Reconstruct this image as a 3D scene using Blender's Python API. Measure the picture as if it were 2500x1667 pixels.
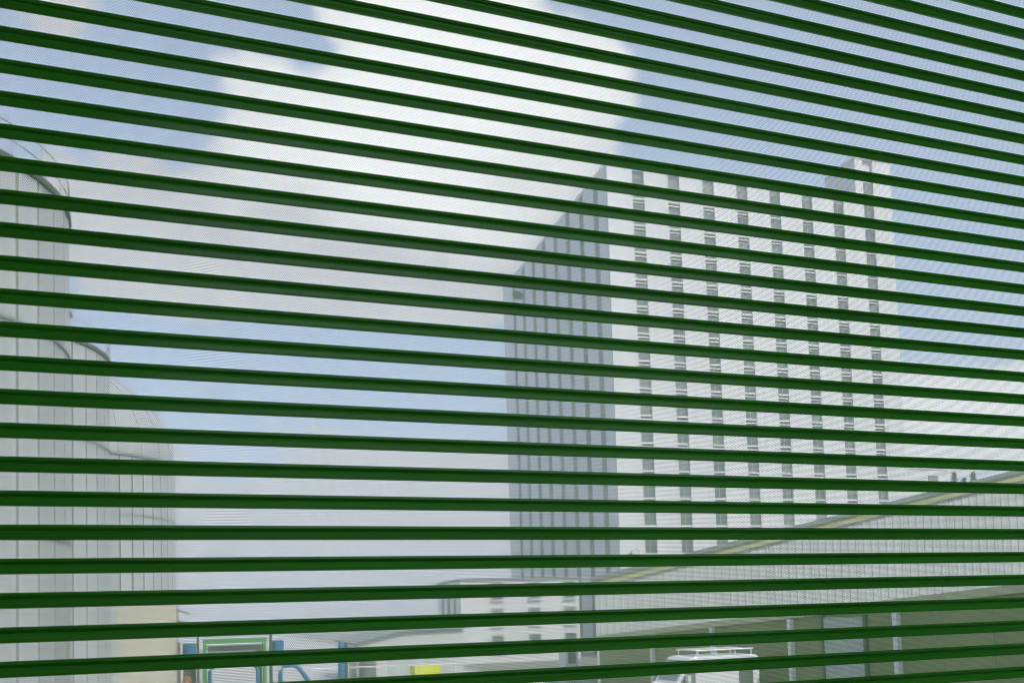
import bpy, bmesh, math, random
import numpy as np
from mathutils import Matrix, Vector
random.seed(7)
scene = bpy.context.scene
for o in list(bpy.data.objects):
    bpy.data.objects.remove(o, do_unlink=True)
col = scene.collection
R = math.radians

# ------------------------------------------------------------------ camera
EYE = 4.8                                   # camera height above the yard
cam = bpy.data.cameras.new('camera')
co = bpy.data.objects.new('camera', cam); col.objects.link(co)
cam.sensor_width = 36.0
cam.lens = 36.0 * 2206.0 / 2500.0
cam.shift_y = 544.3 / 2500.0                # rising front, as in the photograph
cam.clip_start = 0.05; cam.clip_end = 3000
yaw, pit, rol = R(19.681), R(2.939), R(-1.660)
fwd = Vector((math.sin(yaw)*math.cos(pit), math.cos(yaw)*math.cos(pit), math.sin(pit)))
rt = Vector((math.cos(yaw), -math.sin(yaw), 0)); up = rt.cross(fwd)
r2 = rt*math.cos(rol) + up*math.sin(rol); u2 = up*math.cos(rol) - rt*math.sin(rol)
m = Matrix((r2, u2, -fwd)).transposed().to_4x4(); m.translation = (0, 0, EYE)
co.matrix_world = m
scene.camera = co

# ------------------------------------------------------------------ world, sun, exposure
SUN_AZ, SUN_EL = R(158), R(46)              # azimuth from +Y towards +X: behind the camera, to its right
SKY = 0.10
world = bpy.data.worlds.new('World'); scene.world = world; world.use_nodes = True
nt = world.node_tree; nt.nodes.clear()
def N(t, **kw):
    n = nt.nodes.new(t)
    for k, v in kw.items(): setattr(n, k, v)
    return n
def sock(n, i, v):
    if hasattr(v, 'node') or isinstance(v, bpy.types.NodeSocket): nt.links.new(v, n.inputs[i])
    else: n.inputs[i].default_value = v
def M(op, a, b=0.0, c=0.0):
    n = N('ShaderNodeMath', operation=op)
    sock(n, 0, a); sock(n, 1, b); sock(n, 2, c)
    return n.outputs[0]
def MR(v, a, b, c=0.0, d=1.0, smooth=True):
    n = N('ShaderNodeMapRange', interpolation_type='SMOOTHSTEP' if smooth else 'LINEAR')
    for i, x in enumerate((v, a, b, c, d)): sock(n, i, x)
    return n.outputs[0]
sky = N('ShaderNodeTexSky', sky_type='NISHITA'); sky.sun_disc = False
sky.sun_elevation = SUN_EL; sky.sun_rotation = SUN_AZ
sky.air_density = 1.0; sky.dust_density = 1.6; sky.ozone_density = 1.5
tc = N('ShaderNodeTexCoord'); D = tc.outputs['Generated']
wn = N('ShaderNodeTexNoise'); wn.inputs['Scale'].default_value = 7.0; wn.inputs['Detail'].default_value = 6
nt.links.new(D, wn.inputs['Vector'])
sx = N('ShaderNodeSeparateXYZ'); nt.links.new(D, sx.inputs[0])
sw = N('ShaderNodeSeparateXYZ'); nt.links.new(wn.outputs['Color'], sw.inputs[0])
az = M('ADD', M('ARCTAN2', sx.outputs[0], sx.outputs[1]), M('MULTIPLY', M('SUBTRACT', sw.outputs[0], 0.5), 0.22))
ze = M('ADD', sx.outputs[2], M('MULTIPLY', M('SUBTRACT', sw.outputs[1], 0.5), 0.16))
def blob(a, z, sa, sz):
    da = M('DIVIDE', M('SUBTRACT', az, a), sa); dz = M('DIVIDE', M('SUBTRACT', ze, z), sz)
    d = M('ADD', M('MULTIPLY', da, da), M('MULTIPLY', dz, dz))
    return M('MAXIMUM', M('SUBTRACT', 1.0, d), 0.0)
fb = N('ShaderNodeTexNoise'); fb.inputs['Scale'].default_value = 4.2; fb.inputs['Detail'].default_value = 8
fb.inputs['Roughness'].default_value = 0.55
mp = N('ShaderNodeMapping'); mp.inputs['Scale'].default_value = (1, 1, 1.7)
nt.links.new(D, mp.inputs['Vector']); nt.links.new(mp.outputs[0], fb.inputs['Vector'])
dens = fb.outputs['Fac']
# the clouds (and the gaps) of this day: azimuth, height, half-widths, weight
for a, z, sa, sz, w in ((0.24, 0.48, 0.25, 0.13, 0.75), (0.33, 0.40, 0.20, 0.08, 0.40),
                        (0.10, 0.37, 0.42, 0.09, 0.45), (-0.11, 0.53, 0.07, 0.045, 0.20),
                        (-0.02, 0.50, 0.10, 0.06, -0.25), (-0.16, 0.46, 0.09, 0.07, -0.22), (0.10, 0.57, 0.06, 0.05, -0.2),
                        (0.10, 0.235, 0.40, 0.085, -0.28), (0.15, 0.10, 0.50, 0.10, 0.42),
                        (0.88, 0.17, 0.20, 0.07, 0.50), (0.72, 0.44, 0.28, 0.22, -0.42)):
    dens = M('ADD', dens, M('MULTIPLY', blob(a, z, sa, sz), w))
mask = MR(dens, 0.53, 0.68)
lit = M('ADD', M('MULTIPLY', blob(0.25, 0.50, 0.27, 0.14), 0.65), M('MULTIPLY', blob(0.88, 0.17, 0.22, 0.08), 0.35))
fl = N('ShaderNodeTexNoise'); fl.inputs['Scale'].default_value = 11.0; fl.inputs['Detail'].default_value = 7; nt.links.new(mp.outputs[0], fl.inputs['Vector'])
lit = M('ADD', lit, M('ADD', M('MULTIPLY', fb.outputs['Fac'], 0.35), M('MULTIPLY', fl.outputs['Fac'], 0.35)))
cr = N('ShaderNodeMix', data_type='RGBA')
CL = 1.0 / SKY
nt.links.new(MR(lit, 0.25, 0.95), cr.inputs[0])
cr.inputs[6].default_value = (0.41*CL, 0.41*CL, 0.43*CL, 1)
cr.inputs[7].default_value = (0.76*CL, 0.76*CL, 0.755*CL, 1)
mx = N('ShaderNodeMix', data_type='RGBA')
nt.links.new(M('MULTIPLY', mask, 0.93), mx.inputs[0])
veil = N('ShaderNodeMix', data_type='RGBA'); veil.inputs[0].default_value = 0.62
nt.links.new(sky.outputs[0], veil.inputs[6]); veil.inputs[7].default_value = (0.37*CL, 0.44*CL, 0.59*CL, 1)
nt.links.new(veil.outputs[2], mx.inputs[6]); nt.links.new(cr.outputs[2], mx.inputs[7])
bg = N('ShaderNodeBackground'); bg.inputs[1].default_value = SKY
nt.links.new(mx.outputs[2], bg.inputs[0])
wo = N('ShaderNodeOutputWorld'); nt.links.new(bg.outputs[0], wo.inputs[0])

sl = bpy.data.lights.new('sun', 'SUN'); sl.energy = 2.0; sl.angle = R(0.6); sl.color = (1.0, 0.95, 0.88)
so = bpy.data.objects.new('sun', sl); col.objects.link(so)
sd = Vector((math.sin(SUN_AZ)*math.cos(SUN_EL), math.cos(SUN_AZ)*math.cos(SUN_EL), math.sin(SUN_EL)))
so.rotation_euler = sd.to_track_quat('Z', 'Y').to_euler(); so.location = (0, -30, 60)

vs = scene.view_settings
vs.view_transform = 'Standard'; vs.look = 'None'; vs.gamma = 1.0; vs.use_curve_mapping = False
vs.exposure = 1.6
scene.render.engine = 'CYCLES'
scene.cycles.max_bounces = 8; scene.cycles.volume_bounces = 2; scene.cycles.filter_width = 1.25

# ------------------------------------------------------------------ materials
def mat(name, rgb, rough=0.6, metal=0.0, var=0.12, scale=3.0, bump=0.0, bscale=40.0, stretch=(1, 1, 1), rnd=0.0, spec=0.5, coat=0.0):
    mt = bpy.data.materials.new(name); mt.use_nodes = True
    t = mt.node_tree; b = t.nodes['Principled BSDF']
    c = t.nodes.new('ShaderNodeTexCoord'); mpn = t.nodes.new('ShaderNodeMapping'); mpn.inputs['Scale'].default_value = stretch
    t.links.new(c.outputs['Object'], mpn.inputs[0])
    n = t.nodes.new('ShaderNodeTexNoise'); n.inputs['Scale'].default_value = scale; n.inputs['Detail'].default_value = 6
    t.links.new(mpn.outputs[0], n.inputs['Vector'])
    r = t.nodes.new('ShaderNodeMapRange'); r.inputs[1].default_value = 0.25; r.inputs[2].default_value = 0.75
    r.inputs[3].default_value = 1 - var; r.inputs[4].default_value = 1 + var
    t.links.new(n.outputs[0], r.inputs[0])
    f = r.outputs[0]
    if rnd:
        oi = t.nodes.new('ShaderNodeObjectInfo'); rr = t.nodes.new('ShaderNodeMapRange')
        rr.inputs[3].default_value = 1 - rnd; rr.inputs[4].default_value = 1 + rnd
        t.links.new(oi.outputs['Random'], rr.inputs[0])
        mm = t.nodes.new('ShaderNodeMath'); mm.operation = 'MULTIPLY'
        t.links.new(f, mm.inputs[0]); t.links.new(rr.outputs[0], mm.inputs[1]); f = mm.outputs[0]
    v = t.nodes.new('ShaderNodeVectorMath'); v.operation = 'SCALE'
    v.inputs[0].default_value = rgb; t.links.new(f, v.inputs['Scale'])
    t.links.new(v.outputs[0], b.inputs['Base Color'])
    b.inputs['Roughness'].default_value = rough; b.inputs['Metallic'].default_value = metal
    b.inputs['Specular IOR Level'].default_value = spec
    b.inputs['Coat Weight'].default_value = coat
    if bump:
        n2 = t.nodes.new('ShaderNodeTexNoise'); n2.inputs['Scale'].default_value = bscale; n2.inputs['Detail'].default_value = 4
        t.links.new(mpn.outputs[0], n2.inputs['Vector'])
        bp = t.nodes.new('ShaderNodeBump'); bp.inputs['Strength'].default_value = bump; bp.inputs['Distance'].default_value = 0.02
        t.links.new(n2.outputs[0], bp.inputs['Height']); t.links.new(bp.outputs[0], b.inputs['Normal'])
    return mt
MT = dict(
    lath=mat('green_paint', (0.028, 0.250, 0.012), spec=0.28, rough=0.18, var=0.22, scale=2.2, stretch=(0.6, 6, 30), rnd=0.10),
    sheet=mat('green_paint_sheet', (0.028, 0.250, 0.012), spec=0.3, rough=0.4, var=0.1, scale=3, rnd=0.06),
    rail=mat('rail_paint', (0.02, 0.10, 0.012), rough=0.35),
    concrete=mat('concrete', (0.34, 0.33, 0.31), rough=0.85, var=0.18, scale=0.8, bump=0.3, bscale=12),
    floor=mat('floor_screed', (0.15, 0.15, 0.145), rough=0.8, var=0.2, scale=0.8),
    plaster=mat('interior_plaster', (0.60, 0.60, 0.58), rough=0.9, var=0.1, scale=0.7),
    ground=mat('yard_surface', (0.20, 0.195, 0.17), rough=0.9, var=0.22, scale=0.12, bump=0.2, bscale=6),
    apron=mat('pale_concrete', (0.46, 0.45, 0.44), rough=0.9, var=0.12, scale=0.15),
    tower=mat('tower_panel', (0.64, 0.65, 0.65), rough=0.6, var=0.11, scale=0.9, stretch=(3, 3, 0.06), rnd=0.04),
    tower_core=mat('tower_recess', (0.22, 0.24, 0.23), rough=0.7, var=0.1, scale=0.5),
    ledge=mat('white_ledge', (0.75, 0.75, 0.74), rough=0.6, var=0.08),
    glass=mat('dark_window', (0.16, 0.18, 0.18), rough=0.15, var=0.3, scale=0.6, rnd=0.35),
    frame=mat('window_frame', (0.35, 0.37, 0.36), rough=0.5),
    silo=mat('silo_panel', (0.43, 0.45, 0.45), rough=0.45, var=0.16, scale=1.6, stretch=(3, 3, 0.05), rnd=0.10),
    silo_core=mat('silo_joint', (0.10, 0.12, 0.11), rough=0.8),
    dark=mat('dark_steel', (0.06, 0.065, 0.06), rough=0.6, var=0.2),
    galv=mat('galvanised_steel', (0.20, 0.21, 0.20), rough=0.45, metal=0.4, var=0.2),
    beige=mat('beige_render', (0.50, 0.47, 0.39), rough=0.85, var=0.1, scale=0.8),
    brown=mat('brown_metal', (0.13, 0.11, 0.06), rough=0.6, var=0.25, scale=4),
    shed=mat('shed_sheet', (0.50, 0.52, 0.51), rough=0.5, var=0.06, scale=0.6, stretch=(3, 3, 0.2), rnd=0.05),
    trim=mat('ochre_trim', (0.42, 0.42, 0.24), rough=0.6, var=0.1),
    roof=mat('grey_roof', (0.22, 0.24, 0.25), rough=0.6, var=0.15),
    olive=mat('olive_panel', (0.21, 0.22, 0.10), rough=0.7, var=0.14, scale=0.7, rnd=0.08),
    coping=mat('pale_coping', (0.46, 0.46, 0.30), rough=0.7, var=0.12),
    post=mat('white_post', (0.72, 0.73, 0.75), rough=0.5, var=0.06),
    door=mat('grey_door', (0.38, 0.42, 0.41), rough=0.5, var=0.06),
    green=mat('bright_green_steel', (0.08, 0.30, 0.09), rough=0.4, var=0.1),
    blue=mat('blue_paint', (0.03, 0.15, 0.30), rough=0.5, var=0.15, scale=8),
    navy=mat('navy_cover', (0.03, 0.10, 0.20), rough=0.6, var=0.2, scale=6),
    yellow=mat('yellow_steel', (0.62, 0.66, 0.03), rough=0.5, var=0.08),
    white=mat('white_vehicle', (0.74, 0.74, 0.75), rough=0.25, var=0.04, coat=0.4),
    rubber=mat('rubber', (0.02, 0.02, 0.02), rough=0.8),
    bark=mat('bark', (0.09, 0.06, 0.04), rough=0.9, var=0.25, scale=5),
    needles=mat('needles', (0.035, 0.075, 0.03), rough=0.8, var=0.35, scale=1.5),
    orange=mat('orange_cover', (0.30, 0.11, 0.06), rough=0.6),
)

# ------------------------------------------------------------------ mesh helpers
class MB:
    def __init__(s): s.v = []; s.f = []
    def add(s, vs, fs):
        b = len(s.v); s.v += [tuple(v) for v in vs]; s.f += [tuple(b+i for i in f) for f in fs]; return s
    def box(s, x0, x1, y0, y1, z0, z1):
        return s.add([(x0,y0,z0),(x1,y0,z0),(x1,y1,z0),(x0,y1,z0),(x0,y0,z1),(x1,y0,z1),(x1,y1,z1),(x0,y1,z1)],
                     [(0,3,2,1),(4,5,6,7),(0,1,5,4),(1,2,6,5),(2,3,7,6),(3,0,4,7)])
    def prism(s, poly, axis, a, b):
        # poly: points in the plane normal to axis; extruded from a to b along it
        n = len(poly)
        def P(p, t): return (t, p[0], p[1]) if axis == 'x' else ((p[0], t, p[1]) if axis == 'y' else (p[0], p[1], t))
        vs = [P(p, a) for p in poly] + [P(p, b) for p in poly]
        fs = [tuple(range(n)), tuple(range(2*n-1, n-1, -1))] + [(i, i+n, (i+1) % n+n, (i+1) % n) for i in range(n)]
        return s.add(vs, fs)
    def tube(s, pts, r, n=8, cap=True):
        pts = [Vector(p) for p in pts]; rings = []
        b = len(s.v)
        for i, p in enumerate(pts):
            d = (pts[min(i+1, len(pts)-1)] - pts[max(i-1, 0)]).normalized()
            a = d.orthogonal().normalized() if abs(d.z) > 0.9 else d.cross(Vector((0, 0, 1))).normalized()
            c = d.cross(a)
            rr = r[i] if isinstance(r, (list, tuple)) else r
            for k in range(n):
                t = 2*math.pi*k/n
                s.v.append(tuple(p + a*math.cos(t)*rr + c*math.sin(t)*rr))
        for i in range(len(pts)-1):
            for k in range(n):
                k2 = (k+1) % n
                s.f.append((b+i*n+k, b+i*n+k2, b+(i+1)*n+k2, b+(i+1)*n+k))
        if cap:
            s.f.append(tuple(b+k for k in range(n))[::-1]); e = b+(len(pts)-1)*n
            s.f.append(tuple(e+k for k in range(n)))
        return s
    def lathe(s, prof, n=48, cx=0, cy=0):
        b = len(s.v)
        for r, z in prof:
            for k in range(n):
                t = 2*math.pi*k/n; s.v.append((cx+r*math.cos(t), cy+r*math.sin(t), z))
        for i in range(len(prof)-1):
            for k in range(n):
                k2 = (k+1) % n
                s.f.append((b+i*n+k, b+i*n+k2, b+(i+1)*n+k2, b+(i+1)*n+k))
        return s
    def mesh(s, name, mt, smooth=False, bevel=0.0):
        me = bpy.data.meshes.new(name); me.from_pydata(s.v, [], s.f)
        bm = bmesh.new(); bm.from_mesh(me); bmesh.ops.recalc_face_normals(bm, faces=bm.faces)
        if bevel: bmesh.ops.bevel(bm, geom=list(bm.edges), offset=bevel, segments=2, affect='EDGES', profile=0.5)
        bm.to_mesh(me); bm.free()
        me.materials.append(mt)
        if smooth: me.polygons.foreach_set('use_smooth', [True]*len(me.polygons))
        return me
    def build(s, name, mt, parent=None, smooth=False, bevel=0.0):
        return link(name, s.mesh(name, mt, smooth, bevel), parent)
def link(name, me, parent=None, loc=(0, 0, 0), rz=0.0):
    o = bpy.data.objects.new(name, me); col.objects.link(o); o.parent = parent
    o.location = loc; o.rotation_euler = (0, 0, rz)
    return o
def tag(o, label, cat, group=None):
    o['label'] = label; o['category'] = cat
    if group: o['group'] = group
    return o
def thing(name, label, cat, loc=(0, 0, 0), rz=0.0, group=None):
    return tag(link(name, None, None, loc, rz), label, cat, group)
def struct(o): o['kind'] = 'structure'; return o

# ------------------------------------------------------------------ the setting
g = MB(); g.add([(-600,-300,0),(900,-300,0),(900,1500,0),(-600,1500,0)], [(0,1,2,3)])
struct(g.build('ground', MT['ground']))

g = MB(); g.add([(-40,38,0.004),(22,38,0.004),(24,260,0.004),(-40,260,0.004)], [(0,1,2,3)])
struct(g.build('yard_paving', MT['apron']))
# the storey the camera stands in: slab, ceiling, side walls, open parapet side behind
SH_Y = 2.3746                 # plane of the shutter
FLOOR = 3.2; CEIL = 7.75
X0, X1 = -1.65, 4.25          # shutter width
BX0, BX1, BY0 = -6.0, 7.0, -5.5
struct(MB().box(BX0, BX1, BY0, SH_Y+0.35, FLOOR-0.30, FLOOR).build('floor', MT['floor']))
struct(MB().box(BX0, BX1, BY0, SH_Y+0.35, CEIL, CEIL+0.35).build('ceiling', MT['plaster']))
struct(MB().box(BX0, BX0+0.25, BY0+0.3, SH_Y-0.2, FLOOR, CEIL).build('wall_left', MT['plaster']))
struct(MB().box(BX1-0.25, BX1, BY0+0.3, SH_Y-0.2, FLOOR, CEIL).build('wall_right', MT['plaster']))
struct(MB().box(BX0, X0-0.08, SH_Y-0.2, SH_Y+0.3, FLOOR, CEIL).box(X1+0.08, BX1, SH_Y-0.2, SH_Y+0.3, FLOOR, CEIL).build('wall_front', MT['plaster']))
struct(MB().box(-0.3, BX1, BY0, BY0+0.25, FLOOR, FLOOR+0.7).box(BX0, -0.3, BY0, BY0+0.25, FLOOR, CEIL).build('wall_back', MT['plaster']))
struct(MB().box(BX0+0.1, BX1-0.1, BY0+0.1, SH_Y+0.2, 0, FLOOR-0.30).build('wall_below', MT['concrete']))

# ------------------------------------------------------------------ the roller shutter
P = 0.08                      # lath pitch
ROW = 0.00385; HX = 0.0048; NR = 11
def prof(s):
    """depth towards the camera (n) for height s below the top of the perforation, in metres"""
    s0 = 0.036
    if s <= s0: return 0.0
    t = (s - s0)
    t = min(t, 0.009); return -(t*t)/(2*0.036)
def sheet_mesh():
    nx = int((X1-X0-0.04)/HX)
    rr = 0.00176
    yv = (HX*HX/4 + ROW*ROW)/(2*ROW)
    cell = np.array([(0, yv), (HX/2, ROW-yv), (HX/2, yv-ROW), (0, -yv), (-HX/2, yv-ROW), (-HX/2, ROW-yv)])
    ang = np.arctan2(cell[:, 1], cell[:, 0])
    hole = np.stack([np.cos(ang), np.sin(ang)], 1)*rr
    js, is_ = np.meshgrid(np.arange(NR), np.arange(nx), indexing='ij')
    cx = X0+0.02 + (is_ + 0.5 + 0.5*(js % 2))*HX
    cz = -(js + 0.55)*ROW
    c = np.stack([cx.ravel(), cz.ravel()], 1)
    n = len(c)
    pts = np.concatenate([c[:, None, :]+cell[None]*0.9999, c[:, None, :]+hole[None]], 1)      # n,12,2
    flat = pts.reshape(-1, 2)
    s = -flat[:, 1]
    dep = np.array([prof(q) for q in s])
    co3 = np.stack([flat[:, 0], -dep, flat[:, 1]], 1).astype(np.float32)                     # y = away from camera
    base = (np.arange(n)*12)[:, None, None]
    k = np.arange(6); k2 = (k+1) % 6
    quad = np.stack([k, k+6, k2+6, k2], 1)[None]
    f = (base + quad).reshape(-1, 4).astype(np.int32)
    me = bpy.data.meshes.new('perforated_sheet')
    me.vertices.add(len(co3)); me.vertices.foreach_set('co', co3.ravel())
    me.loops.add(f.size); me.loops.foreach_set('vertex_index', f.ravel())
    me.polygons.add(len(f)); me.polygons.foreach_set('loop_start', np.arange(0, f.size, 4, dtype=np.int32))
    me.update(calc_edges=True); me.validate()
    me.materials.append(MT['sheet'])
    return me
def lath_mesh():
    b = MB()
    def strip(pr):      # pr: (n towards camera, z); extruded along x, single skin of folded sheet with a thin return
        v = []
        for x in (X0, X1): v += [(x, -n, z) for n, z in pr]
        k = len(pr); b.add(v, [(i, i+1, k+i+1, k+i) for i in range(k-1)])
    up_ = []
    # solid cover: shallow convex face, rolled top edge, then the hook that rises behind the lath above
    for n_, z_ in ((0.0003, -0.0006), (0.0010, 0.0040), (0.0017, 0.0090), (0.0023, 0.0130), (0.00262, 0.0150), (0.00300, 0.0155), (0.00318, 0.0161), (0.00312, 0.0168), (0.0029, 0.0173),
                   (0.0023, 0.0183), (0.0016, 0.0198), (0.0008, 0.0209), (-0.0004, 0.0217), (-0.0022, 0.0218), (-0.0038, 0.0208), (-0.0046, 0.0190), (-0.0060, 0.0155),
                   (-0.0140, 0.0148), (-0.0260, 0.0148), (-0.0270, 0.0190), (-0.0268, 0.0280), (-0.0265, 0.0360)):
        up_.append((n_, z_))
    strip([(-0.0004, -0.0012)] + up_)
    # solid lower curl below the perforation
    lo = []
    s = (NR+0.25)*ROW
    while s < 0.0508:
        lo.append((prof(s)+0.0002, -s)); s += 0.0012
    lo += [(prof(0.0508)-0.0006, -0.0514), (prof(0.0508)-0.0018, -0.0517), (prof(0.0508)-0.0030, -0.0520), (prof(0.0508)-0.0065, -0.0545), (prof(0.0508)-0.0130, -0.0605)]
    strip(lo)
    me = b.mesh('lath', MT['lath'], smooth=True)
    return me
sh = thing('roller_shutter', 'dark green roller shutter of perforated horizontal metal laths', 'shutter', (0, SH_Y, FLOOR))
lm_, sm_ = lath_mesh(), sheet_mesh()
ztop = EYE + 18.5024*P - FLOOR              # top line of lath no. 0, above the floor
for k in range(-14, 38):
    z = ztop - k*P
    if z - 0.055 < 0.03 or z + 0.035 > CEIL-FLOOR: continue
    o = link('lath', lm_, sh, (0, random.uniform(-0.0004, 0.0004), z+random.uniform(-0.0003, 0.0003)))
    o.rotation_euler = (R(random.uniform(-0.8, 0.8)), R(random.uniform(-0.012, 0.012)), R(random.uniform(-0.01, 0.01)))
    link('perforated_sheet', sm_, o)
for x in (X0-0.04, X1+0.04):
    MB().box(x-0.05, x+0.05, -0.05, -0.018, 0.0, CEIL-FLOOR).box(x-0.05, x+0.05, 0.045, 0.07, 0, CEIL-FLOOR) \
        .box(x-0.05 if x < 0 else x+0.04, x-0.04 if x < 0 else x+0.05, -0.018, 0.045, 0, CEIL-FLOOR).build('guide_rail', MT['rail'], sh)
MB().box(X0, X1, -0.02, 0.02, 0.0, 0.045).build('bottom_bar', MT['rail'], sh, bevel=0.004)

# ------------------------------------------------------------------ tower block
tw = thing('tower_block', 'tall white tower block with dark window columns and a roof stair house', 'building', (40.196, 80.525, 0), R(-2.498))
TL, TD, TH = 34.8, 36.8, 49.6
MB().box(0.32, TL-0.02, 0.32, TD-0.02, 0, TH-0.5).build('core', MT['tower_core'], tw)
cols = [3.45+4.03*i for i in range(8)]
ed = [0.0] + sum([[c-0.66, c+0.66] for c in cols], []) + [TL]
def panel_box(x0, x1, y0, y1, z0, z1, name):
    return MB().box(x0, x1, y0, y1, z0, z1).build(name, MT['tower'], tw)
for i in range(0, len(ed), 2):
    panel_box(ed[i], ed[i+1], 0, 0.319, 0, TH, 'pier')
scol = [3.1+4.1*i for i in range(8)]
es = [0.32] + sum([[c-0.665, c+0.665] for c in scol], []) + [TD]
for i in range(0, len(es), 2):
    panel_box(0.0, 0.319, es[i]+0.001, es[i+1], 0, TH, 'pier')
MB().box(-0.06, TL+0.06, -0.06, 0.30, TH+0.002, TH+0.40).box(-0.06, 0.30, 0.301, TD+0.06, TH+0.002, TH+0.40) \
    .box(TL-0.30, TL+0.06, 0.301, TD+0.06, TH+0.002, TH+0.40).box(0.301, TL-0.301, TD-0.3, TD+0.06, TH+0.002, TH+0.40).build('parapet', MT['ledge'], tw)
MB().box(0.33, TL-0.31, 0.33, TD-0.31, TH-0.498, TH-0.1).build('roof_deck', MT['roof'], tw)
wf = MB().box(-0.66, -0.58, 0, 0.08, 0, 2.1).box(0.58, 0.66, 0, 0.08, 0, 2.1).box(-0.579, 0.579, 0, 0.08, 0, 0.08).box(-0.579, 0.579, 0, 0.08, 2.02, 2.1) \
    .box(-0.03, 0.03, 0.01, 0.07, 0.081, 2.019).mesh('window', MT['frame'])
wp = MB().box(-0.575, 0.575, 0.04, 0.06, 0.082, 2.018).mesh('pane', MT['glass'])
wl = MB().box(-0.64, 0.64, -0.16, 0.12, -0.06, 0.06).box(-0.64, 0.64, -0.10, 0.12, -0.40, -0.30).mesh('ledge', MT['ledge'])
for i, c in enumerate(cols):
    for k in range(-3, 11 + (2 if i == 7 else 0)):
        z = 18.5+2.8*k
        if z+2.5 > (53.6 if i == 7 else 49.6): continue
        if z < 8.5: continue
        w = link('window', wf, tw, (c, 0.19, z+0.10)); link('pane', wp, w)
        link('ledge', wl, tw, (c, 0.19, z))
sbar = MB().box(-0.03, 0.029, -0.54, 0.54, -0.10, 0.10).mesh('crossbar', MT['frame'])
for c in scol:
    b = MB().box(0.06, 0.12, c-0.66, c+0.66, 0, TH-0.02); b.build('window_strip', MT['glass'], tw)
    for k in range(-6, 11):
        link('crossbar', sbar, tw, (0.029, c, 18.5+2.8*k))
st = MB().box(30.0, 31.0, 0.001, 5.2, TH+0.402, 54.0).box(32.35, TL-0.001, 0.001, 5.2, TH+0.402, 54.0).box(31.001, 32.349, 0.33, 5.2, TH+0.402, 54.0) \
    .build('stair_house', MT['tower'], tw)
MB().box(29.9, TL+0.1, -0.1, 5.3, 54.002, 54.25).build('stair_roof', MT['ledge'], st)
# podium to the left of the tower and low wing to its right, in the same front plane
pd = thing('podium_block', 'low white flat-roofed wing at the foot of the tower beside the grey shed', 'building', (40.196, 80.525, 0), R(-2.498))
MB().box(-16.4, -4.6, -0.25, 9.5, 0, 7.7).build('wall', MT['tower'], pd)
MB().box(-16.5, -4.5, -0.35, 9.6, 7.702, 7.95).build('roof', MT['roof'], pd)
pf = MB().box(-0.6, -0.52, -0.10, 0.04, 0, 1.7).box(0.52, 0.6, -0.10, 0.04, 0, 1.7).box(-0.519, 0.519, -0.10, 0.04, 0, 0.08).box(-0.519, 0.519, -0.10, 0.04, 1.62, 1.7) \
    .box(-0.519, 0.519, -0.10, 0.0, 0.5, 0.58).mesh('window', MT['frame'])
pp = MB().box(-0.515, 0.515, -0.05, -0.01, 0.082, 1.618).mesh('pane', MT['glass'])
ps = MB().box(-0.7, 0.7, -0.18, -0.001, -0.09, -0.002).mesh('sill', MT['ledge'])
for x in (-12.9, -9.2, -5.6):
    for z in (0.9, 3.4, 5.85):
        w = link('window', pf, pd, (x, -0.291, z)); link('pane', pp, w); link('sill', ps, w)
for i, y in enumerate((2.0, 4.6, 7.2)):
    MB().box(-16.46, -16.402, y-0.35, y+0.35, 0.8, 7.2).build('window_strip', MT['glass'], pd)
wg = thing('tower_wing', 'pale lower wing with dark window strip past the tower, behind the shed roof', 'building', (40.196, 80.525, 0), R(-2.498))
MB().box(34.86, 40.5, 0.1, 12, 0, 19.3).build('wall', MT['tower'], wg)
MB().box(34.86, 40.6, 0.0, 12.1, 19.302, 19.6).build('roof', MT['ledge'], wg)
for k in range(-2, 1):
    w = link('window', pf, wg, (38.5, 0.059, 16.9+2.6*k)); link('pane', pp, w)
# dish on the tower's side wall
ds = thing('satellite_dish', 'small brown dish on a bracket on the tower side wall', 'dish', (40.196+0.0436*28.2-0.12, 80.525+28.2, 45.5), R(-2.498))
b = MB(); b.lathe([(0.02, 0.0), (0.35, 0.03), (0.6, 0.12), (0.72, 0.22), (0.70, 0.24), (0.35, 0.07), (0.02, 0.04)], 24)
dsh = b.build('dish', MT['brown'], ds, smooth=True); dsh.location = (-0.75, -0.2, 0.25); dsh.rotation_euler = (R(70), R(-25), R(10))
MB().tube([(0.12, 0, 0), (-0.5, 0, 0), (-0.72, -0.15, 0.22)], 0.06).build('bracket', MT['dark'], ds)
MB().tube([(-0.72, -0.2, 0.0), (-0.72, -1.0, 0.15)], 0.03).box(-0.80, -0.64, -1.1, -0.98, 0.08, 0.24).build('feed_arm', MT['dark'], ds)

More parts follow.
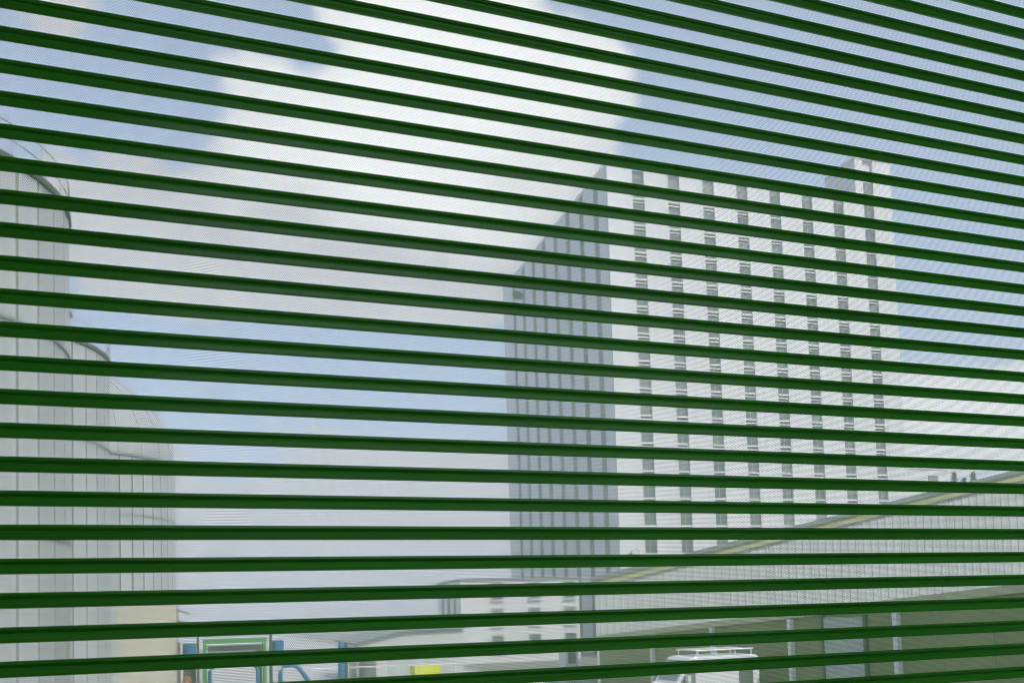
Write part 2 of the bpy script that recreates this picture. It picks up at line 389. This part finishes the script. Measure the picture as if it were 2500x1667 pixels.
# ------------------------------------------------------------------ silos
def silo(x, y, r0, SR, SHT, NP, lab, hemi=False, lamp=False):
    st = thing('silo', lab, 'silo', (x, y, 0), r0, 'row of silos')
    a1 = 2*math.pi/NP; gap = 0.085/SR; b = MB(); seg = 4; v = []; f = []
    for i in range(seg+1):                                  # one curved wall panel, its edge rolled out as a rib
        a = gap+(a1-2*gap)*i/seg; ro = SR+(0.05 if i in (0, seg) else 0.0)
        for r in (SR-0.12, ro):
            for z in (0.0, SHT-0.3): v.append((r*math.cos(a), r*math.sin(a), z))
    for i in range(seg):
        q = 4*i; f += [(q+2, q+6, q+7, q+3), (q, q+1, q+5, q+4), (q+1, q+3, q+7, q+5), (q, q+4, q+6, q+2)]
    f += [(0, 2, 3, 1), (4*seg, 4*seg+1, 4*seg+3, 4*seg+2)]
    pan = b.add(v, f).mesh('panel', MT['silo'])
    for k in range(NP): link('panel', pan, st, (0, 0, 0), a1*k)
    MB().lathe([(SR-0.16, 0), (SR-0.16, SHT-0.2)], 84).build('core', MT['silo_core'], st, smooth=True)
    for z in (SHT*0.36, SHT*0.72):
        MB().lathe([(SR+0.02, z-0.07), (SR+0.09, z-0.07), (SR+0.09, z+0.07), (SR+0.02, z+0.07)], 84).build('hoop', MT['galv'], st)
    MB().lathe([(SR-0.15, SHT-0.25), (SR+0.14, SHT-0.25), (SR+0.14, SHT), (SR-0.15, SHT)], 84).build('rim', MT['dark'] if not hemi else MT['galv'], st)
    if hemi:
        dome = [(SR*0.995*math.cos(t), SHT+0.01+9.4*math.sin(t)) for t in [math.pi/2*k/12 for k in range(12)]]+[(0.01, SHT+9.41)]
        d = MB().lathe(dome, 84).build('dome', MT['silo'], st, smooth=True)
        for k in range(NP//2):
            t0 = a1*2*k; MB().tube([(r*math.cos(t0), r*math.sin(t0), z+0.02) for r, z in dome[:-1]], 0.07, 5).build('rib', MT['galv'], d)
        return
    MB().lathe([(SR-0.1, SHT+0.01), (SR*0.75, SHT+1.0), (SR*0.4, SHT+1.75), (0.6, SHT+2.1), (0.01, SHT+2.1)], 84).build('dome', MT['silo'], st, smooth=True)
    rl_ = link('railing', None, st)
    for hz in (0.65, 1.3):
        MB().tube([((SR+0.05)*math.cos(t), (SR+0.05)*math.sin(t), SHT+hz) for t in [2*math.pi*k/84 for k in range(85)]], 0.03, 6, cap=False).build('rail', MT['galv'], rl_)
    pm = MB().tube([(SR+0.05, 0, SHT-0.02), (SR+0.05, 0, SHT+1.32)], 0.025, 6).mesh('stanchion', MT['galv'])
    for k in range(30): link('stanchion', pm, rl_, (0, 0, 0), 2*math.pi*k/30)
    if lamp:
        a = R(-42)-r0; rr = SR+0.4
        MB().tube([(SR*math.cos(a), SR*math.sin(a), SHT+0.9), (rr*math.cos(a), rr*math.sin(a), SHT+1.2)], 0.05).build('lamp_arm', MT['dark'], st)
        MB().lathe([(0.01, SHT+1.0), (0.18, SHT+1.05), (0.22, SHT+1.25), (0.10, SHT+1.42), (0.01, SHT+1.45)], 12, rr*math.cos(a), rr*math.sin(a)).build('lamp', MT['dark'], st)
silo(-13.3, 43.8, 0.03, 8.3, 23.2, 42, 'ribbed white silo with roof railing, at the row end nearest the shutter')
silo(-13.5, 68.4, 0.08, 8.3, 23.2, 42, 'ribbed white silo with lamp on railing, in the middle of the row', lamp=True)
silo(-11.3, 97.3, 0.0, 10.0, 20.3, 50, 'ribbed pale silo with rounded dome at the far end of the row', hemi=True)

# ------------------------------------------------------------------ gable shed
GD = 12.0; RX = 38.0; EZ = 6.55; SL = 0.219; EX1 = 2*RX; RZ = EZ+RX*SL
gs = thing('gable_shed', 'large pale ribbed metal shed with ochre trim under its sloping roof edge', 'building', (24.1, 52.0, 0), R(-26))
def zt(t): return EZ + min(t, EX1-t)*SL - 0.02
x = 0.0; w = 2.7
while x < EX1-0.1:                       # ribbed wall sheets
    x1 = min(x+w-0.02, EX1); b = MB(); nrib = 6; st_ = (x1-x)/nrib; pts = []
    for k in range(nrib):
        q = x+k*st_
        pts += [(q, 0.0), (q+st_*0.55, 0.0), (q+st_*0.65, -0.03), (q+st_*0.9, -0.03)]
    pts.append((x1, 0.0)); n = len(pts)
    b.add([(px, py, 0) for px, py in pts]+[(px, py, zt(px)) for px, py in pts], [(k, k+1, n+k+1, n+k) for k in range(n-1)])
    b.build('wall_sheet', MT['shed'], gs)
    x += w
MB().prism([(0, 0), (EX1, 0), (EX1, EZ-0.05), (RX, RZ-0.05), (0, EZ-0.05)], 'y', 0.1, GD).build('body', MT['shed'], gs)
for sgn in (1, -1):
    def mx_(t): return t if sgn > 0 else EX1-t
    za = EZ-0.25*SL
    MB().prism([(mx_(-0.25), za), (mx_(RX), RZ), (mx_(RX), RZ+0.28), (mx_(-0.25), za+0.28)], 'y', -0.30, GD+0.4).build('roof_slope', MT['roof'], gs)
    MB().prism([(mx_(-0.1), za-0.38), (mx_(RX), RZ-0.45), (mx_(RX), RZ-0.003), (mx_(-0.1), za+0.036)], 'y', -0.17, -0.07).build('trim_board', MT['trim'], gs)

# ------------------------------------------------------------------ olive yard wall with white posts
ow = thing('yard_wall', 'olive panelled wall with white posts and pale coping, running up to the shed', 'wall', (24.0, 0, 0))
def wz(y): return 3.20+(50.4-y)*0.0673
ys = [51.4, 44.3, 38.2, 32.1, 26.0, 19.9, 13.8]
for a, c in zip(ys[:-1], ys[1:]):
    nb = 3
    for q in range(nb):
        y1_, y0_ = a-(a-c)*q/nb-0.01, a-(a-c)*(q+1)/nb+0.01
        if y0_ < 29.9 and y1_ > 27.7 and True:
            pass
        MB().prism([(y0_, 0), (y1_, 0), (y1_, wz(y1_)-0.28), (y0_, wz(y0_)-0.28)], 'x', 0.0, 0.18).build('panel', MT['olive'], ow)
    MB().prism([(c+0.002, wz(c)-0.278), (a-0.002, wz(a)-0.278), (a-0.002, wz(a)), (c+0.002, wz(c))], 'x', -0.14, 0.26).build('coping', MT['coping'], ow)
for y in ys[1:]:
    MB().box(-0.22, -0.002, y-0.11, y+0.11, 0, wz(y)-0.30).build('post', MT['post'], ow, bevel=0.015)
dr = MB().box(-0.09, -0.002, 27.75, 30.0, 0, wz(29)-0.45).build('door', MT['door'], ow)
MB().box(-0.13, -0.002, 30.02, 30.16, 0, wz(29)-0.36).box(-0.13, -0.002, 27.58, 27.73, 0, wz(29)-0.36).build('door_frame', MT['dark'], dr)
MB().box(-0.14, -0.092, 28.0, 28.06, 1.0, 1.4).build('handle', MT['dark'], dr)

# ------------------------------------------------------------------ street lamp, behind the shed
lp = thing('street_lamp', 'white swan-neck lamp rising in front of the tower windows', 'lamp', (37.9, 72.0, 0))
pts = [(0, 0, 0), (0, 0, 9.6)] + [(-0.42+0.42*math.cos(t), 0, 9.6+0.55*math.sin(t)) for t in [math.pi*k/8 for k in range(1, 8)]] + [(-0.84, 0, 9.62)]
MB().tube(pts, 0.085, 10).build('post', MT['post'], lp, smooth=True)
MB().lathe([(0.02, 9.72), (0.16, 9.66), (0.27, 9.42), (0.25, 9.36), (0.05, 9.30), (0.01, 9.30)], 16, -0.86, 0).build('lamp_head', MT['dark'], lp, smooth=True)

# ------------------------------------------------------------------ beige block with awnings
bb = thing('beige_block', 'small beige rendered block with brown awnings, in front of the silos', 'building', (-2.9, 42.0, 0))
MB().box(0, 2.35, 0, 8, 0, 5.75).build('wall', MT['beige'], bb)
MB().box(-0.08, 2.43, -0.08, 8.08, 5.752, 5.9).build('roof', MT['coping'], bb)
MB().box(2.352, 2.50, -0.02, 0.16, 0, 3.9).build('downpipe', MT['brown'], bb)
for z in (5.25, 4.78, 4.35):
    MB().prism([(2.353, z), (2.353, z+0.10), (2.95, z-0.16), (2.95, z-0.22)], 'y', 0.2, 1.5).build('awning', MT['brown'], bb)

# ------------------------------------------------------------------ washing gantry
wg_ = thing('wash_gantry', 'bright green steel wash portal with blue brushes', 'gantry', (2.22, 50.0, 0))
for s in (-1, 1):
    MB().box(s*1.50-0.09, s*1.50+0.09, -0.3, 0.3, 0, 3.55).build('upright', MT['green'], wg_, bevel=0.02)
    MB().box(s*1.84-0.06, s*1.84+0.06, -0.25, 0.25, 0, 3.95).build('guide_post', MT['dark'], wg_)
    MB().box(s*1.67-0.08, s*1.67+0.08, -0.1, 0.1, 0, 3.3).build('white_channel', MT['post'], wg_)
    MB().lathe([(0.02, 2.95), (0.24, 2.95), (0.30, 3.05), (0.30, 3.55), (0.24, 3.62), (0.02, 3.62)], 16, s*2.22, 0).build('brush', MT['blue'], wg_)
MB().box(-1.60, 1.60, -0.32, 0.32, 3.552, 3.80).build('crossbeam', MT['green'], wg_, bevel=0.02)
MB().box(-1.36, 1.36, -0.25, 0.25, 3.18, 3.44).build('spray_bar', MT['dark'], wg_)
MB().box(-1.36, 1.36, 0.05, 0.15, 2.75, 3.17).build('curtain', MT['post'], wg_)
arc = [(-1.28, -0.5, 0.0), (-1.28, -0.5, 2.1), (-1.2, -0.5, 2.3), (-1.0, -0.5, 2.4), (0.85, -0.5, 2.4), (1.05, -0.5, 2.3), (1.12, -0.5, 2.1), (1.12, -0.5, 0)]
MB().tube(arc, 0.10, 8).build('spray_arch', MT['blue'], wg_, smooth=True)
MB().box(1.10, 1.36, -0.15, 0.25, 0, 3.17).build('control_panel', MT['dark'], wg_)
cb = thing('control_cabinet', 'dark blue cabinet on a stand beside the green wash portal', 'cabinet', (-0.05, 50.6, 0))
MB().box(-0.33, 0.35, -0.3, 0.3, 2.7, 3.6).build('cabinet', MT['navy'], cb, bevel=0.03)
MB().box(-0.30, 0.33, -0.25, 0.25, 1.2, 2.698).build('stand', MT['dark'], cb)
MB().box(-0.35, 0.38, -0.3, 0.3, 0, 1.198).build('base', MT['olive'], cb)
ba = thing('tube_frame', 'blue bent tube frame beside the green wash portal', 'frame', (5.0, 48.5, 0))
MB().tube([(-0.6, 0, 0), (-0.6, 0, 2.0), (-0.45, 0, 2.3), (0.1, 0, 2.35), (0.4, 0, 2.1), (0.8, 0, 1.5), (1.1, 0, 1.0), (1.15, 0, 0)], 0.11, 8).build('tube', MT['blue'], ba, smooth=True)
MB().box(-0.5, 0.7, -0.15, 0.15, 0, 1.4).build('pump_box', MT['galv'], ba)
bc = thing('brush_column', 'tall blue rotating brush column on a grey foot', 'brush', (7.8, 50.0, 0))
MB().lathe([(0.02, 1.5), (0.17, 1.5), (0.19, 1.6), (0.19, 3.2), (0.12, 3.42), (0.02, 3.45)], 14).build('brush', MT['blue'], bc)
MB().box(-0.07, 0.07, -0.07, 0.07, 0.2, 1.498).box(-0.4, 0.4, -0.4, 0.4, 0, 0.2).build('foot', MT['galv'], bc)
MB().box(0.20, 0.34, -0.1, 0.1, 0.2, 3.3).build('guide_post', MT['dark'], bc)
rl = thing('guard_rail', 'white two-bar pipe railing beside the blue brush column', 'railing', (4.3, 52.0, 0))
for z in (2.85, 1.9): MB().tube([(0, 0, z), (10.5, 0, z-0.1)], 0.04, 6).build('bar', MT['post'], rl)
for i in range(6): MB().tube([(i*2.1, 0.0, 0), (i*2.1, 0.0, 2.88-0.02*i)], 0.045, 6).build('post', MT['post'], rl)
# grey low shed and cylinder tanks behind the railing
ls = thing('lean_to_shed', 'low light grey shed with mono-pitch roof, left of the podium', 'shed', (11.5, 66.0, 0))
MB().prism([(0, 0), (8.0, 0), (8.0, 3.55), (3.5, 3.50), (0, 2.75)], 'y', 0, 9).build('wall', MT['shed'], ls)
MB().prism([(-0.3, 2.72), (3.5, 3.53), (8.2, 3.58), (8.2, 3.70), (3.45, 3.66), (-0.3, 2.84)], 'y', -0.3, 9.3).build('roof', MT['roof'], ls)
for x in (0.8, 2.2, 3.6, 5.0, 6.4):
    MB().box(x, x+0.5, -0.06, -0.002, 0, 2.3).build('door', MT['door'], ls)
for x, h, lab in ((9.0, 3.0, 'upright dark grey drum tank next to the blue brush column'), (10.3, 2.5, 'squat grey drum tank by the mono-pitch shed')):
    t_ = thing('drum_tank', lab, 'tank', (x+0.4, 58.0, 0))
    MB().lathe([(0.01, 0), (0.55, 0), (0.55, h-0.25), (0.35, h), (0.01, h)], 20).build('drum', MT['galv'], t_, smooth=False)
    MB().lathe([(0.57, h*0.33-0.05), (0.59, h*0.33), (0.57, h*0.33+0.05)], 20).build('band', MT['dark'], t_)
    MB().lathe([(0.57, h*0.66-0.05), (0.59, h*0.66), (0.57, h*0.66+0.05)], 20).build('band', MT['dark'], t_)
oc = thing('bollard', 'short orange-topped bollard by the beige block', 'bollard', (-0.15, 44.5, 0))
MB().lathe([(0.01, 0), (0.10, 0), (0.10, 2.0), (0.01, 2.0)], 12).build('pole', MT['post'], oc)
MB().lathe([(0.01, 2.0), (0.20, 2.0), (0.20, 2.1), (0.14, 2.22), (0.01, 2.25)], 14).build('cap', MT['orange'], oc)
# yellow skip
sk = thing('yellow_skip', 'bright yellow steel container standing in the yard', 'container', (15.0, 60.0, 0))
MB().prism([(-0.80, 0.12), (0.80, 0.12), (0.92, 1.2), (0.85, 1.34), (-0.85, 1.34), (-0.92, 1.2)], 'y', -0.7, 0.7).build('body', MT['yellow'], sk)
for x in (-0.6, 0.6):
    MB().box(x-0.07, x+0.07, -0.76, -0.702, 0.15, 1.2).build('rib', MT['yellow'], sk)
MB().box(-0.75, -0.55, -0.6, 0.6, 0, 0.118).box(0.55, 0.75, -0.6, 0.6, 0, 0.118).build('skid', MT['dark'], sk)
# pale gate posts by the podium
gp = thing('gate_cabin', 'narrow pale sentry cabin standing before the podium', 'cabin', (25.0, 59.0, 0))
MB().box(-0.1, 0.9, 0, 1.2, 0, 2.2).build('wall', MT['post'], gp)
MB().box(-0.2, 1.0, -0.1, 1.3, 2.202, 2.32).build('roof', MT['roof'], gp)
MB().box(0.1, 0.7, -0.04, -0.002, 1.0, 1.8).build('window', MT['glass'], gp)

# ------------------------------------------------------------------ white van
vn = thing('delivery_van', 'white delivery van with roof rack parked by the olive wall', 'van', (18.3, 33.0, 0))
pr = [(0, 0.45), (4.6, 0.45), (4.6, 2.55), (4.45, 2.68), (1.5, 2.68), (1.25, 2.62), (0.55, 1.62), (0.05, 1.35), (0, 1.2)]
MB().prism(pr, 'y', 0, 1.9).build('body', MT['white'], vn, bevel=0.05)
MB().prism([(0.66, 1.55), (1.45, 1.55), (1.45, 2.35), (1.22, 2.35)], 'y', -0.012, -0.004).build('side_window', MT['glass'], vn)
MB().box(3.55, 4.25, -0.012, -0.004, 1.45, 2.2).build('side_window', MT['glass'], vn)
MB().box(1.75, 3.3, -0.014, -0.004, 0.7, 2.45).build('sliding_door', MT['white'], vn)
MB().prism([(0.62, 1.70), (1.20, 2.53), (1.185, 2.54), (0.605, 1.71)], 'y', 0.15, 1.75).build('windscreen', MT['glass'], vn)
for x in (0.85, 3.7):
    for y in (0.02, 1.66):
        wh = link('wheel', None, vn, (x, y, 0.35))
        tb = MB(); 
        tb.lathe([(0.20, -0.11), (0.33, -0.11), (0.35, -0.08), (0.35, 0.08), (0.33, 0.11), (0.20, 0.11)], 24)
        ty = tb.build('tyre', MT['rubber'], wh); ty.rotation_euler = (R(90), 0, 0); ty.location = (0, 0.11, 0)
        rb = MB().lathe([(0.01, -0.09), (0.2, -0.07), (0.2, 0.07), (0.01, 0.09)], 20).build('rim', MT['galv'], wh); rb.rotation_euler = (R(90), 0, 0); rb.location = (0, 0.11, 0)
b = MB()
for y in (0.15, 1.75):
    b.tube([(1.6, y, 2.92), (4.4, y, 2.92)], 0.035, 6)
    for x in (1.7, 2.6, 3.5, 4.3): b.tube([(x, y, 2.66), (x, y, 2.92)], 0.025, 6)
for x in (1.7, 2.2, 2.7, 3.2, 3.7, 4.3): b.tube([(x, 0.15, 2.92), (x, 1.75, 2.92)], 0.03, 6)
b.build('roof_rack', MT['post'], vn)
MB().box(0.95, 1.08, -0.28, -0.02, 1.6, 1.95).build('mirror', MT['white'], vn)

# ------------------------------------------------------------------ conifers beyond the shed
def conifer(x, y, h, lab):
    t = thing('conifer', lab, 'tree', (x, y, 0), 0, 'conifers beyond the shed')
    MB().tube([(0, 0, 0), (0.05, 0.02, h*0.5), (0, 0, h*0.97)], [0.22, 0.13, 0.03], 8).build('trunk', MT['bark'], t)
    b = MB()
    for i in range(2600):
        u = random.random()**0.8; z = h*(0.12+0.88*u)
        rad = (h-z)*0.17+0.08
        a = random.uniform(0, 6.283); r_ = rad*random.uniform(0.25, 1.15)*(0.7+0.3*math.sin(5*a+z*3))
        p = Vector((r_*math.cos(a), r_*math.sin(a), z-0.25*r_+random.uniform(-0.1, 0.1)))
        d = Vector((math.cos(a), math.sin(a), random.uniform(-0.5, 0.1))).normalized()*random.uniform(0.25, 0.5)
        sdv = Vector((-math.sin(a), math.cos(a), random.uniform(-0.4, 0.4))).normalized()*0.12
        b.add([p-sdv, p+sdv, p+d], [(0, 1, 2)])
    me = bpy.data.meshes.new('crown'); me.from_pydata(b.v, [], b.f); me.materials.append(MT['needles'])
    link('crown', me, t)
conifer(98.4, 95.0, 22.0, 'spiky dark conifer rising over the shed roof, nearest the tower wing')
conifer(100.6, 95.5, 21.3, 'narrow dark conifer over the shed roof between two others')
conifer(102.8, 96.0, 22.3, 'tall dark conifer over the shed roof, farthest from the tower')

# ------------------------------------------------------------------ haze volume added to veil the yard and lift its dark tones
hz = MB().box(-650, 950, -350, 1550, -1.0, 62.0).build('haze', MT['apron'])
hm = bpy.data.materials.new('haze'); hm.use_nodes = True
t = hm.node_tree; t.nodes.clear()
pv = t.nodes.new('ShaderNodeVolumePrincipled'); pv.inputs['Color'].default_value = (0.98, 0.98, 1.0, 1); pv.inputs['Density'].default_value = 0.0022
pv.inputs['Anisotropy'].default_value = 0.2
ou = t.nodes.new('ShaderNodeOutputMaterial'); t.links.new(pv.outputs[0], ou.inputs['Volume'])
hz.data.materials.clear(); hz.data.materials.append(hm); hz['kind'] = 'stuff'
